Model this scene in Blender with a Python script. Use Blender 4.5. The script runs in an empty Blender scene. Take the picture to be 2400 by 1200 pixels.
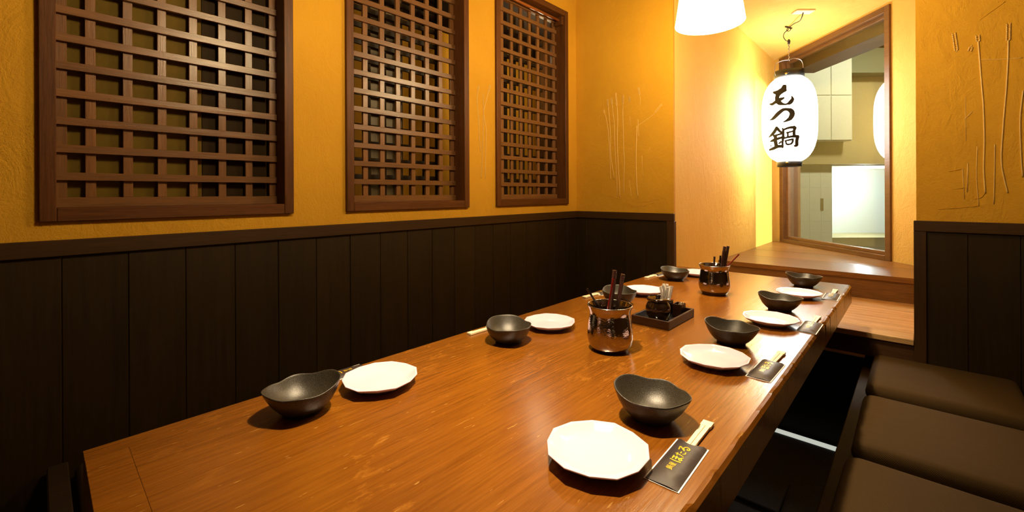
import bpy, bmesh, math, random
from mathutils import Vector, Matrix
random.seed(7)
PI = math.pi
scene = bpy.context.scene
COL = scene.collection

# ------------------------------------------------------------------ camera, world, exposure
CAM_Z = 1.136
YAW = math.radians(42.8)
cd = bpy.data.cameras.new('camera')
cd.sensor_fit = 'HORIZONTAL'; cd.sensor_width = 36.0
cd.lens = 36.0 * 1027.0 / 2400.0
cd.shift_y = (453.5 - 600.0) / 2400.0
cd.clip_start = 0.02; cd.clip_end = 60
cam = bpy.data.objects.new('camera', cd); COL.objects.link(cam)
cam.location = (0, 0, CAM_Z)
cam.rotation_euler = (Matrix.Rotation(YAW, 3, 'Z') @ Matrix.Rotation(PI / 2, 3, 'X') @ Matrix.Rotation(-0.0044, 3, 'Z')).to_euler()
scene.camera = cam

w = bpy.data.worlds.new('world'); scene.world = w; w.use_nodes = True
w.node_tree.nodes['Background'].inputs[0].default_value = (0.9, 0.6, 0.3, 1)
w.node_tree.nodes['Background'].inputs[1].default_value = 0.004
vs = scene.view_settings
vs.view_transform = 'Standard'; vs.look = 'None'; vs.gamma = 1.0; vs.use_curve_mapping = False
vs.exposure = 0.0
PENDANT_POWER = 175.0
PENDANT_COL = (1.0, 0.78, 0.50)
SHADE_GLOW = 72.0
LANTERN_GLOW = 20.0
LANTERN_BULB = 16.0

# ------------------------------------------------------------------ materials
MATS = {}
def new_mat(name):
    m = bpy.data.materials.new(name); m.use_nodes = True
    nt = m.node_tree; nt.nodes.clear()
    out = nt.nodes.new('ShaderNodeOutputMaterial')
    MATS[name] = m
    return m, nt, out
def N(nt, t, **kw):
    n = nt.nodes.new(t)
    for k, v in kw.items(): setattr(n, k, v)
    return n
def lk(nt, a, b): nt.links.new(a, b)
def ramp(nt, fac, stops):
    r = N(nt, 'ShaderNodeValToRGB')
    el = r.color_ramp.elements
    el[0].position, el[0].color = stops[0][0], (*stops[0][1], 1)
    el[1].position, el[1].color = stops[-1][0], (*stops[-1][1], 1)
    for p, c in stops[1:-1]:
        e = el.new(p); e.color = (*c, 1)
    lk(nt, fac, r.inputs[0]); return r.outputs[0]
def coords(nt, scale, rnd=0.0):
    tc = N(nt, 'ShaderNodeTexCoord'); mp = N(nt, 'ShaderNodeMapping')
    mp.inputs['Scale'].default_value = scale
    src = tc.outputs['Object']
    if rnd:
        oi = N(nt, 'ShaderNodeObjectInfo'); mu = N(nt, 'ShaderNodeVectorMath', operation='SCALE')
        mu.inputs[0].default_value = (rnd, rnd * 0.7, rnd * 1.3); lk(nt, oi.outputs['Random'], mu.inputs['Scale'])
        ad = N(nt, 'ShaderNodeVectorMath', operation='ADD'); lk(nt, src, ad.inputs[0]); lk(nt, mu.outputs[0], ad.inputs[1]); src = ad.outputs[0]
    lk(nt, src, mp.inputs['Vector']); return mp.outputs[0]
def noise(nt, vec, scale, detail=6, rough=0.6, dist=0.0):
    n = N(nt, 'ShaderNodeTexNoise'); n.inputs['Scale'].default_value = scale; n.inputs['Detail'].default_value = detail
    n.inputs['Roughness'].default_value = rough; n.inputs['Distortion'].default_value = dist
    lk(nt, vec, n.inputs['Vector']); return n.outputs['Fac']
def mixc(nt, fac, a, b, mode='MIX'):
    n = N(nt, 'ShaderNodeMix', data_type='RGBA', blend_type=mode)
    for s, v in ((n.inputs[0], fac), (n.inputs[6], a), (n.inputs[7], b)):
        if hasattr(v, 'is_linked'): lk(nt, v, s)
        elif isinstance(v, (int, float)): s.default_value = v
        else: s.default_value = (*v, 1)
    return n.outputs[2]
def bump(nt, h, strength, dist, prev=None):
    b = N(nt, 'ShaderNodeBump'); b.inputs['Strength'].default_value = strength; b.inputs['Distance'].default_value = dist
    lk(nt, h, b.inputs['Height'])
    if prev is not None: lk(nt, prev, b.inputs['Normal'])
    return b.outputs[0]
def principled(nt, out, color=None, rough=0.5, metal=0.0, normal=None, coat=0.0, coat_rough=0.1, spec=0.5, sheen=0.0):
    p = N(nt, 'ShaderNodeBsdfPrincipled')
    if color is not None:
        if hasattr(color, 'is_linked'): lk(nt, color, p.inputs['Base Color'])
        else: p.inputs['Base Color'].default_value = (*color, 1)
    if hasattr(rough, 'is_linked'): lk(nt, rough, p.inputs['Roughness'])
    else: p.inputs['Roughness'].default_value = rough
    p.inputs['Metallic'].default_value = metal
    p.inputs['Coat Weight'].default_value = coat; p.inputs['Coat Roughness'].default_value = coat_rough
    p.inputs['Specular IOR Level'].default_value = spec
    p.inputs['Sheen Weight'].default_value = sheen
    if normal is not None: lk(nt, normal, p.inputs['Normal'])
    lk(nt, p.outputs[0], out.inputs[0]); return p
def simple(name, color, rough=0.5, metal=0.0, spec=0.5, coat=0.0, nscale=0, nstr=0.0, ndist=0.001, vary=0.0):
    m, nt, out = new_mat(name)
    v = coords(nt, (1, 1, 1)); n = noise(nt, v, nscale or 40, 4)
    c = ramp(nt, n, [(0.3, tuple(x * (1 - vary) for x in color)), (0.7, tuple(min(1, x * (1 + vary)) for x in color))]) if vary else color
    nm = bump(nt, n, nstr, ndist) if nstr else None
    principled(nt, out, c, rough, metal, nm, coat, spec=spec); return m

def plaster(name, c1, c2):
    m, nt, out = new_mat(name)
    v = coords(nt, (1, 1, 1))
    big = noise(nt, v, 2.2, 5, 0.6); fine = noise(nt, v, 150, 4, 0.75)
    trowel = noise(nt, coords(nt, (1, 1, 0.6)), 14, 8, 0.65, 1.2)
    c = ramp(nt, big, [(0.3, c1), (0.7, c2)])
    b1 = bump(nt, trowel, 0.5, 0.014); b2 = bump(nt, fine, 0.75, 0.003, b1)
    principled(nt, out, c, 0.75, 0, b2, spec=0.25); return m
plaster('ochre_plaster', (0.58, 0.285, 0.013), (0.66, 0.335, 0.018))
plaster('cream_plaster', (0.62, 0.40, 0.095), (0.70, 0.465, 0.12))
plaster('pale_plaster', (0.78, 0.515, 0.105), (0.85, 0.575, 0.13))

def wood(name, dark, light, axis, rough=0.45, coat=0.0, rnd=7.0, grain=30.0, bstr=0.3, spec=0.5, contrast=(0.3, 0.7), knots=0.0, crough=0.15):
    m, nt, out = new_mat(name)
    sc = [1.0, 1.0, 1.0]; sc['XYZ'.index(axis)] = 0.06
    v = coords(nt, sc, rnd)
    g = noise(nt, v, grain, 8, 0.62, 0.6); fg = noise(nt, v, grain * 6, 4, 0.7)
    c = ramp(nt, g, [(contrast[0], dark), (contrast[1], light)])
    c = mixc(nt, 0.35, c, ramp(nt, fg, [(0.35, tuple(x * 0.6 for x in dark)), (0.65, tuple(min(1, x * 1.25) for x in light))]))
    oi = N(nt, 'ShaderNodeObjectInfo'); hv = N(nt, 'ShaderNodeHueSaturation')
    mr = N(nt, 'ShaderNodeMapRange'); mr.inputs['To Min'].default_value = 0.88; mr.inputs['To Max'].default_value = 1.1
    lk(nt, oi.outputs['Random'], mr.inputs[0]); lk(nt, mr.outputs[0], hv.inputs['Value']); lk(nt, c, hv.inputs['Color'])
    nm = bump(nt, fg, bstr, 0.0012, bump(nt, g, bstr, 0.002))
    principled(nt, out, hv.outputs[0], rough, 0, nm, coat, crough, spec); return m
wood('wainscot_wood', (0.017, 0.0082, 0.0006), (0.029, 0.0145, 0.0011), 'Z', 0.55, rnd=9, grain=14, spec=0.3)
wood('wainscot_rail_y', (0.036, 0.014, 0.002), (0.060, 0.025, 0.004), 'Y', 0.5, spec=0.35)
wood('wainscot_rail_x', (0.036, 0.014, 0.002), (0.060, 0.025, 0.004), 'X', 0.5, spec=0.35)
wood('wainscot_rail_z', (0.036, 0.014, 0.002), (0.060, 0.025, 0.004), 'Z', 0.5, spec=0.35)
wood('frame_wood_y', (0.070, 0.022, 0.004), (0.135, 0.045, 0.009), 'Y', 0.45, spec=0.28)
wood('frame_wood_z', (0.070, 0.022, 0.004), (0.135, 0.045, 0.009), 'Z', 0.45, spec=0.28)
wood('lattice_wood_y', (0.135, 0.056, 0.016), (0.20, 0.086, 0.027), 'Y', 0.32)
wood('lattice_wood_z', (0.145, 0.060, 0.018), (0.215, 0.092, 0.029), 'Z', 0.32)
wood('sill_wood', (0.11, 0.046, 0.008), (0.24, 0.105, 0.020), 'X', 0.36, coat=0.1)
wood('step_wood', (0.42, 0.20, 0.055), (0.72, 0.47, 0.20), 'X', 0.5, grain=45, contrast=(0.35, 0.62))
wood('riser_wood', (0.050, 0.019, 0.005), (0.085, 0.034, 0.008), 'X', 0.45)
wood('bench_wood', (0.022, 0.012, 0.004), (0.038, 0.020, 0.007), 'Y', 0.6, spec=0.25)
wood('tray_wood', (0.012, 0.0035, 0.001), (0.042, 0.013, 0.003), 'X', 0.35, grain=120, coat=0.1, spec=0.35)
wood('window_wood', (0.090, 0.036, 0.010), (0.15, 0.066, 0.020), 'X', 0.4)
wood('bamboo', (0.24, 0.06, 0.010), (0.36, 0.11, 0.02), 'Y', 0.35)
wood('chopstick_pine', (0.80, 0.60, 0.33), (0.92, 0.76, 0.50), 'Y', 0.5, grain=150, bstr=0.1)
wood('dark_rosewood', (0.030, 0.010, 0.007), (0.060, 0.022, 0.015), 'Z', 0.3, grain=150, coat=0.2)
wood('straw', (0.62, 0.38, 0.10), (0.74, 0.47, 0.14), 'Z', 0.5, grain=200)
wood('shutter_board', (0.10, 0.062, 0.016), (0.15, 0.095, 0.026), 'Z', 0.5)

def table_wood():
    m, nt, out = new_mat('table_wood')
    v = coords(nt, (1.0, 0.04, 1.0), 3.0)
    g = noise(nt, v, 26, 9, 0.62, 0.8); fg = noise(nt, v, 170, 6, 0.75)
    big = noise(nt, coords(nt, (1, 0.45, 1)), 5, 4, 0.5)
    c = ramp(nt, g, [(0.28, (0.1380, 0.0419, 0.0032)), (0.5, (0.1725, 0.0548, 0.0040)), (0.75, (0.2024, 0.0667, 0.0050))])
    c = mixc(nt, 0.45, c, ramp(nt, fg, [(0.36, (0.0850, 0.0235, 0.0013)), (0.64, (0.2450, 0.0840, 0.0058))]))
    c = mixc(nt, ramp(nt, big, [(0.35, (0, 0, 0)), (0.75, (0.35, 0.35, 0.35))]), c, (0.1196, 0.0385, 0.0028))
    # worn pale patches and short scratches along the grain
    wp = noise(nt, coords(nt, (1, 0.35, 1)), 34, 5, 0.65, 0.4); ar = noise(nt, coords(nt, (1, 0.6, 1)), 4.5, 2)
    wm = N(nt, 'ShaderNodeMath', operation='MULTIPLY')
    lk(nt, ramp(nt, wp, [(0.56, (0, 0, 0)), (0.63, (1, 1, 1))]), wm.inputs[0]); lk(nt, ramp(nt, ar, [(0.48, (0, 0, 0)), (0.66, (0.8, 0.8, 0.8))]), wm.inputs[1])
    c = mixc(nt, wm.outputs[0], c, (0.2852, 0.1112, 0.0124))
    sp = noise(nt, coords(nt, (1, 0.16, 1)), 170, 2)
    c = mixc(nt, ramp(nt, sp, [(0.71, (0, 0, 0)), (0.75, (0.7, 0.7, 0.7))]), c, (0.3450, 0.1797, 0.0386))
    rg = N(nt, 'ShaderNodeMapRange'); rg.inputs['To Min'].default_value = 0.17; rg.inputs['To Max'].default_value = 0.28
    lk(nt, fg, rg.inputs[0])
    nm = bump(nt, fg, 0.25, 0.0008, bump(nt, g, 0.3, 0.0025))
    principled(nt, out, c, rg.outputs[0], 0, nm, 0.22, 0.17, 0.5)
table_wood()
wood('table_side', (0.10, 0.036, 0.006), (0.17, 0.062, 0.010), 'Y', 0.5)

def ceramic_black():
    m, nt, out = new_mat('black_stoneware')
    v = coords(nt, (1, 1, 1)); n = noise(nt, v, 900, 2, 0.6); n2 = noise(nt, v, 60, 3)
    c = ramp(nt, n, [(0.45, (0.024, 0.020, 0.014)), (0.72, (0.110, 0.092, 0.062))])
    nm = bump(nt, n, 0.5, 0.0006)
    principled(nt, out, c, 0.34, 0.25, nm, 0.0, spec=0.6)
ceramic_black()
simple('white_porcelain', (0.72, 0.54, 0.62), 0.14, spec=0.6, nscale=18, nstr=0.08, ndist=0.002)
def hammered():
    m, nt, out = new_mat('hammered_steel')
    v = coords(nt, (1, 1, 1)); vo = N(nt, 'ShaderNodeTexVoronoi'); vo.inputs['Scale'].default_value = 260; lk(nt, v, vo.inputs['Vector'])
    nm = bump(nt, vo.outputs['Distance'], 0.16, 0.0009)
    principled(nt, out, (0.38, 0.33, 0.28), 0.10, 1.0, nm)
hammered()
simple('polished_steel', (0.62, 0.56, 0.50), 0.2, 1.0)
def fabric():
    m, nt, out = new_mat('cushion_fabric')
    v = coords(nt, (1, 1, 1))
    w1 = N(nt, 'ShaderNodeTexWave', wave_type='BANDS', bands_direction='DIAGONAL'); w1.inputs['Scale'].default_value = 90; w1.inputs['Distortion'].default_value = 0.4; lk(nt, v, w1.inputs['Vector'])
    n = noise(nt, v, 9, 4)
    c = mixc(nt, ramp(nt, w1.outputs['Fac'], [(0.2, (0, 0, 0)), (0.8, (1, 1, 1))]), (0.034, 0.017, 0.0040), (0.070, 0.038, 0.0095))
    c = mixc(nt, n, c, (0.050, 0.027, 0.0065))
    nm = bump(nt, w1.outputs['Fac'], 0.35, 0.0012, bump(nt, n, 0.25, 0.01))
    principled(nt, out, c, 0.78, 0, nm, spec=0.12, sheen=0.0)
fabric()
simple('carpet_grey', (0.10, 0.108, 0.118), 0.9, spec=0.2, nscale=320, nstr=0.9, ndist=0.004, vary=0.35)
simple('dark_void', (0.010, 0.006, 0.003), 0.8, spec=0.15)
simple('black_lacquer', (0.010, 0.007, 0.006), 0.12, spec=0.6, coat=0.5)
simple('jar_glaze', (0.016, 0.006, 0.003), 0.07, spec=0.7, coat=1.0)
simple('red_lacquer', (0.12, 0.006, 0.004), 0.12, coat=0.6)
simple('red_paint', (0.55, 0.03, 0.02), 0.35)
simple('paper_white', (0.86, 0.83, 0.77), 0.7, vary=0.03)
simple('paper_black', (0.034, 0.024, 0.021), 0.42, nscale=60, nstr=0.25, ndist=0.002, vary=0.2)
simple('gold_ink', (0.80, 0.52, 0.03), 0.3, 0.35)
simple('lantern_ink', (0.012, 0.012, 0.014), 0.7)
simple('lantern_cap', (0.012, 0.014, 0.015), 0.3, spec=0.5)
simple('brass', (0.75, 0.50, 0.15), 0.25, 1.0)
simple('wire_steel', (0.34, 0.33, 0.40), 0.3, 1.0)
simple('wire_black', (0.012, 0.009, 0.007), 0.4)
simple('switch_plate', (0.80, 0.70, 0.50), 0.4)
simple('corridor_white', (0.80, 0.79, 0.72), 0.6, vary=0.03)
simple('corridor_tile', (0.74, 0.73, 0.60), 0.5, vary=0.03)
simple('corridor_tan', (0.42, 0.33, 0.17), 0.7, vary=0.05)
simple('corridor_green', (0.25, 0.27, 0.16), 0.7, vary=0.05)
simple('corridor_floor', (0.08, 0.085, 0.09), 0.5, vary=0.1)
simple('sign_grey', (0.35, 0.45, 0.48), 0.5)
simple('sign_brown', (0.25, 0.18, 0.08), 0.6)
simple('ceiling_dark', (0.10, 0.050, 0.016), 0.8)

def emissive(name, color, strength, base=(0.8, 0.78, 0.74)):
    m, nt, out = new_mat(name)
    p = principled(nt, out, base, 0.6)
    v = coords(nt, (1, 1, 1)); n = noise(nt, v, 30, 3)
    c = ramp(nt, n, [(0.2, tuple(x * 0.97 for x in color)), (0.8, color)])
    lk(nt, c, p.inputs['Emission Color']); p.inputs['Emission Strength'].default_value = strength; return m
simple('frosted_olive', (0.120, 0.074, 0.009), 0.6, spec=0.08, vary=0.12, nscale=9)
simple('shutter_dark', (0.024, 0.012, 0.002), 0.6, spec=0.08)
emissive('lantern_paper', (1.0, 0.95, 0.86), LANTERN_GLOW)
emissive('shade_fabric', (1.0, 0.77, 0.42), SHADE_GLOW)
emissive('shade_lining', (1.0, 0.77, 0.42), 8.0)
emissive('bulb_glass', (1.0, 0.85, 0.6), 25.0)
emissive('nosing_white_glow', (0.95, 1.0, 0.86), 0.55)  # no lamp: emission stands in for light falling on the white floor strip
emissive('downlight_glass', (1.0, 1.0, 1.0), 12.0)

def glass():
    m, nt, out = new_mat('window_glass')
    tr = N(nt, 'ShaderNodeBsdfTransparent'); gl = N(nt, 'ShaderNodeBsdfGlossy'); gl.inputs['Roughness'].default_value = 0.0
    tr.inputs[0].default_value = (0.90, 0.95, 0.92, 1)
    fr = N(nt, 'ShaderNodeFresnel'); fr.inputs['IOR'].default_value = 1.65
    ge = N(nt, 'ShaderNodeNewGeometry'); iv = N(nt, 'ShaderNodeMath', operation='SUBTRACT'); iv.inputs[0].default_value = 1.0; lk(nt, ge.outputs['Backfacing'], iv.inputs[1])
    mu = N(nt, 'ShaderNodeMath', operation='MULTIPLY'); lk(nt, fr.outputs[0], mu.inputs[0]); lk(nt, iv.outputs[0], mu.inputs[1])   # one reflection per pane, at the front face
    mx = N(nt, 'ShaderNodeMixShader'); lk(nt, mu.outputs[0], mx.inputs[0]); lk(nt, tr.outputs[0], mx.inputs[1]); lk(nt, gl.outputs[0], mx.inputs[2])
    lk(nt, mx.outputs[0], out.inputs[0])
glass()

# ------------------------------------------------------------------ helpers
def mesh_of(name, verts, faces, smooth=False):
    me = bpy.data.meshes.new(name); me.from_pydata([tuple(v) for v in verts], [], faces); me.validate()
    bm = bmesh.new(); bm.from_mesh(me); bmesh.ops.recalc_face_normals(bm, faces=bm.faces); bm.to_mesh(me); bm.free()
    if smooth:
        for p in me.polygons: p.use_smooth = True
    me.update(); return me
def obj(name, me, mat, parent=None, loc=None, rot=None):
    o = bpy.data.objects.new(name, me); COL.objects.link(o)
    if me is not None and mat is not None and not me.materials: me.materials.append(MATS[mat])
    if parent is not None: o.parent = parent
    if loc is not None: o.location = loc
    if rot is not None: o.rotation_euler = rot
    return o
def tag(o, label=None, cat=None, group=None, kind=None):
    if label: o['label'] = label
    if cat: o['category'] = cat
    if group: o['group'] = group
    if kind: o['kind'] = kind
    return o
def thing(name, label, cat, loc=(0, 0, 0), rotz=0.0, group=None):
    o = bpy.data.objects.new(name, None); COL.objects.link(o); o.empty_display_size = 0.05
    o.location = loc; o.rotation_euler = (0, 0, rotz)
    return tag(o, label, cat, group)
def struct(name, me, mat, label=None): return tag(obj(name, me, mat), label=label, kind='structure')
def box_me(x0, x1, y0, y1, z0, z1, bev=0.0, name='box'):
    bm = bmesh.new()
    vs_ = [bm.verts.new(p) for p in ((x0, y0, z0), (x1, y0, z0), (x1, y1, z0), (x0, y1, z0), (x0, y0, z1), (x1, y0, z1), (x1, y1, z1), (x0, y1, z1))]
    for f in ((3, 2, 1, 0), (4, 5, 6, 7), (0, 1, 5, 4), (1, 2, 6, 5), (2, 3, 7, 6), (3, 0, 4, 7)): bm.faces.new([vs_[i] for i in f])
    if bev: bmesh.ops.bevel(bm, geom=bm.edges[:], offset=bev, segments=1, affect='EDGES')
    me = bpy.data.meshes.new(name); bm.to_mesh(me); bm.free(); return me
def boxes_me(lst, name='boxes'):
    V, F = [], []
    for (x0, x1, y0, y1, z0, z1) in lst:
        b = len(V)
        V += [(x0, y0, z0), (x1, y0, z0), (x1, y1, z0), (x0, y1, z0), (x0, y0, z1), (x1, y0, z1), (x1, y1, z1), (x0, y1, z1)]
        F += [tuple(b + i for i in f) for f in ((3, 2, 1, 0), (4, 5, 6, 7), (0, 1, 5, 4), (1, 2, 6, 5), (2, 3, 7, 6), (3, 0, 4, 7))]
    return mesh_of(name, V, F)
def prism_me(poly, z0, z1, name='prism'):
    n = len(poly); V = [(x, y, z0) for x, y in poly] + [(x, y, z1) for x, y in poly]
    F = [tuple(range(n))[::-1], tuple(range(n, 2 * n))] + [(i, (i + 1) % n, n + (i + 1) % n, n + i) for i in range(n)]
    return mesh_of(name, V, F)
def lathe_me(profile, seg=48, name='lathe', fn=None):
    V, F, n = [], [], len(profile)
    for j in range(seg):
        a = 2 * PI * j / seg
        for i, (r, z) in enumerate(profile):
            rr, zz = (r, z) if fn is None else fn(r, z, a, i)
            V.append((rr * math.cos(a), rr * math.sin(a), zz))
    for j in range(seg):
        k = (j + 1) % seg
        for i in range(n - 1): F.append((j * n + i, k * n + i, k * n + i + 1, j * n + i + 1))
    me = mesh_of(name, V, F, True)
    bm = bmesh.new(); bm.from_mesh(me); bmesh.ops.remove_doubles(bm, verts=bm.verts, dist=1e-6); bmesh.ops.recalc_face_normals(bm, faces=bm.faces); bm.to_mesh(me); bm.free()
    for p in me.polygons: p.use_smooth = True
    return me
def crom(pts, n=6):
    out = []; P = [pts[0]] + list(pts) + [pts[-1]]
    for i in range(1, len(P) - 2):
        for s in range(n):
            t = s / n
            out.append(tuple(0.5 * (2 * b + (c - a) * t + (2 * a - 5 * b + 4 * c - d) * t * t + (3 * b - a - 3 * c + d) * t ** 3) for a, b, c, d in zip(P[i - 1], P[i], P[i + 1], P[i + 2])))
    out.append(tuple(pts[-1])); return out
def tube_geo(pts, radii, seg=8):
    pts = [Vector(p) for p in pts]; V, F = [], []; m = len(pts)
    if not hasattr(radii, '__len__'): radii = [radii] * m
    up = None
    for i, p in enumerate(pts):
        t = (pts[min(i + 1, m - 1)] - pts[max(i - 1, 0)]).normalized()
        if up is None:
            up = t.orthogonal().normalized()
        up = (up - t * up.dot(t)).normalized(); s = t.cross(up)
        for k in range(seg):
            a = 2 * PI * k / seg; V.append(p + (up * math.cos(a) + s * math.sin(a)) * radii[i])
    for i in range(m - 1):
        for k in range(seg):
            k2 = (k + 1) % seg; F.append((i * seg + k, i * seg + k2, (i + 1) * seg + k2, (i + 1) * seg + k))
    F.append(tuple(range(seg))[::-1]); F.append(tuple((m - 1) * seg + k for k in range(seg)))
    return V, F
def tube_me(pts, radii, seg=8, name='tube'):
    V, F = tube_geo(pts, radii, seg); return mesh_of(name, V, F, True)
def merge(geos, name='merged', smooth=True):
    V, F = [], []
    for v, f in geos:
        b = len(V); V += [tuple(x) for x in v]; F += [tuple(b + i for i in q) for q in f]
    return mesh_of(name, V, F, smooth)
def rr_loop(hx, hy, r, z, n=5):
    r = max(r, 0.0005); L = []
    for cx, cy, a0 in ((hx - r, hy - r, 0), (-hx + r, hy - r, PI / 2), (-hx + r, -hy + r, PI), (hx - r, -hy + r, 1.5 * PI)):
        for i in range(n + 1):
            a = a0 + PI / 2 * i / n; L.append((cx + r * math.cos(a), cy + r * math.sin(a), z))
    return L
def loops_me(loops, name='loops', smooth=True, cap0=True, cap1=True):
    V, F, n = [], [], len(loops[0])
    for l in loops: V += l
    for i in range(len(loops) - 1):
        for k in range(n):
            k2 = (k + 1) % n; F.append((i * n + k, i * n + k2, (i + 1) * n + k2, (i + 1) * n + k))
    if cap0: F.append(tuple(range(n))[::-1])
    if cap1: F.append(tuple((len(loops) - 1) * n + k for k in range(n)))
    return mesh_of(name, V, F, smooth)
def ribbon_geo(pts, n=6, place=None, scale=1.0, dz=0.0):
    """a brush stroke: pts (x, y, width); place maps flat (x, y, lift) to 3-D"""
    c = crom(pts, n) if len(pts) > 2 else crom([pts[0], tuple((a + b) / 2 for a, b in zip(*pts)), pts[1]], 3)
    V, F = [], []; m = len(c)
    row = []
    for i, (x, y, wd) in enumerate(c):
        a = c[max(i - 1, 0)]; b = c[min(i + 1, m - 1)]
        tx, ty = b[0] - a[0], b[1] - a[1]; l = math.hypot(tx, ty) or 1; tx, ty = tx / l, ty / l
        row.append((x, y, max(wd, 0.5) / 2, tx, ty))
    x, y, h, tx, ty = row[0]; row.insert(0, (x - tx * h * 0.6, y - ty * h * 0.6, h * 0.55, tx, ty))
    x, y, h, tx, ty = row[-1]; row.append((x + tx * h * 0.6, y + ty * h * 0.6, h * 0.55, tx, ty))
    for x, y, h, tx, ty in row:
        V.append(place(x - ty * h, y + tx * h, dz)); V.append(place(x + ty * h, y - tx * h, dz))
    for i in range(len(row) - 1): F.append((2 * i, 2 * i + 1, 2 * i + 3, 2 * i + 2))
    return V, F

# ------------------------------------------------------------------ room dimensions (metres)
ZF = -0.08           # pit floor
XL = -1.777          # left wall face
YB = 2.60            # back wall plane
XA0, XA1 = -1.083, -0.005   # alcove opening
TOP = 0.70           # table top
WZ = 1.010           # wainscot top
CEIL = 2.62; ACEIL = 2.50
STEP_Z = 0.489; SILL_Z = 0.638; SILL_Y = 3.42
SF, CF = math.sin(YAW), math.cos(YAW)
def DL(dep, lat): return (-SF * dep + CF * lat, CF * dep + SF * lat)   # diagonal (window wall) frame -> x, y

# ------------------------------------------------------------------ floor, ceiling, walls
struct('floor', box_me(-2.0, 0.6, -1.3, YB + 0.1, ZF - 0.1, ZF), 'carpet_grey')
struct('ceiling', boxes_me([(-2.0, 0.6, -1.3, YB + 0.02, CEIL, CEIL + 0.1)]), 'ceiling_dark')

WIN = [(0.0, 0.672), (0.887, 1.580), (1.792, 2.496)]   # outer frames along Y
WB, WT = 1.062, 2.392
pl = XL - 0.012
wl = [(pl - 0.13, pl, -1.3, YB + 0.02, ZF, WB), (pl - 0.13, pl, -1.3, YB + 0.02, WT, CEIL)]
ys = [-1.3] + [v for a, b in WIN for v in (a + 0.004, b - 0.004)] + [YB + 0.02]
for i in range(0, len(ys), 2): wl.append((pl - 0.13, pl, ys[i], ys[i + 1], WB, WT))
wall_left = struct('wall_left', boxes_me(wl), 'ochre_plaster')
wall_back = struct('wall_back', box_me(XL - 0.1, XA0 - 0.0005, YB + 0.012, YB + 0.14, ZF, CEIL), 'ochre_plaster')
wall_pier = struct('wall_pier', boxes_me([(XA1, 0.62, YB + 0.012, 4.30, ZF, CEIL)]), 'ochre_plaster')
wall_alcove = struct('wall_alcove', boxes_me([(XA0 - 0.12, XA0, YB + 0.0305, 5.6, ZF, CEIL)]), 'pale_plaster')
struct('wall_right', box_me(0.42, 0.55, -1.3, YB + 0.012, ZF, CEIL), 'wainscot_rail_z')
struct('wall_front', box_me(-2.0, 0.6, -1.4, -1.3, ZF, CEIL), 'wainscot_rail_z')
struct('ceiling_alcove', prism_me([(XA0 - 0.1, YB + 0.02), (0.3, YB + 0.02), (0.3, 4.3), DL(2.6, 2.9), DL(4.9, 2.9), (XA0 - 0.1, 5.7)], ACEIL, ACEIL + 0.12), 'cream_plaster')
struct('wall_header', box_me(XA0 - 0.1, XA1 + 0.1, YB + 0.012, YB + 0.14, ACEIL, CEIL), 'ochre_plaster')

# wainscot: planks, rails and stiles, each a piece of its wall
PW = 0.1435
pm = box_me(XL - 0.012, XL - 0.004, 0.0008, PW - 0.0008, ZF, WZ - 0.04, 0.0016, 'wainscot_plank')
y = 0.043 - PW * 3
while y < YB:
    o = obj('wainscot_plank', pm, 'wainscot_wood', wall_left, (random.uniform(-.0008, .0008), y, 0)); y += PW
obj('wainscot_rail', box_me(XL - 0.012, XL + 0.006, -0.5, YB, WZ - 0.046, WZ, 0.002), 'wainscot_rail_y', wall_left)
pmx = box_me(0.0008, PW - 0.0008, YB + 0.004, YB + 0.012, ZF, WZ - 0.04, 0.0016, 'wainscot_plank')
x = XA0 - 0.04 - PW
while x > XL - PW:
    obj('wainscot_plank', pmx, 'wainscot_wood', wall_back, (x, random.uniform(-.0008, .0008), 0)); x -= PW
obj('wainscot_rail', box_me(XL + 0.006, XA0 + 0.006, YB - 0.006, YB + 0.012, WZ - 0.046, WZ, 0.002), 'wainscot_rail_x', wall_back)
obj('wainscot_stile', box_me(XA0 - 0.04, XA0 + 0.006, YB - 0.005, YB + 0.03, ZF, WZ - 0.046, 0.002), 'wainscot_rail_z', wall_back)
for i in range(3):
    obj('wainscot_plank', pmx, 'wainscot_wood', wall_pier, (0.028 + i * PW - 0.02, random.uniform(-.0008, .0008), 0))
obj('wainscot_rail', box_me(-0.014, 0.42, YB - 0.006, YB + 0.012, WZ - 0.046, WZ, 0.002), 'wainscot_rail_x', wall_pier)
obj('wainscot_stile', box_me(-0.014, 0.027, YB - 0.005, YB + 0.03, ZF, WZ - 0.046, 0.002), 'wainscot_rail_z', wall_pier)

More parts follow.
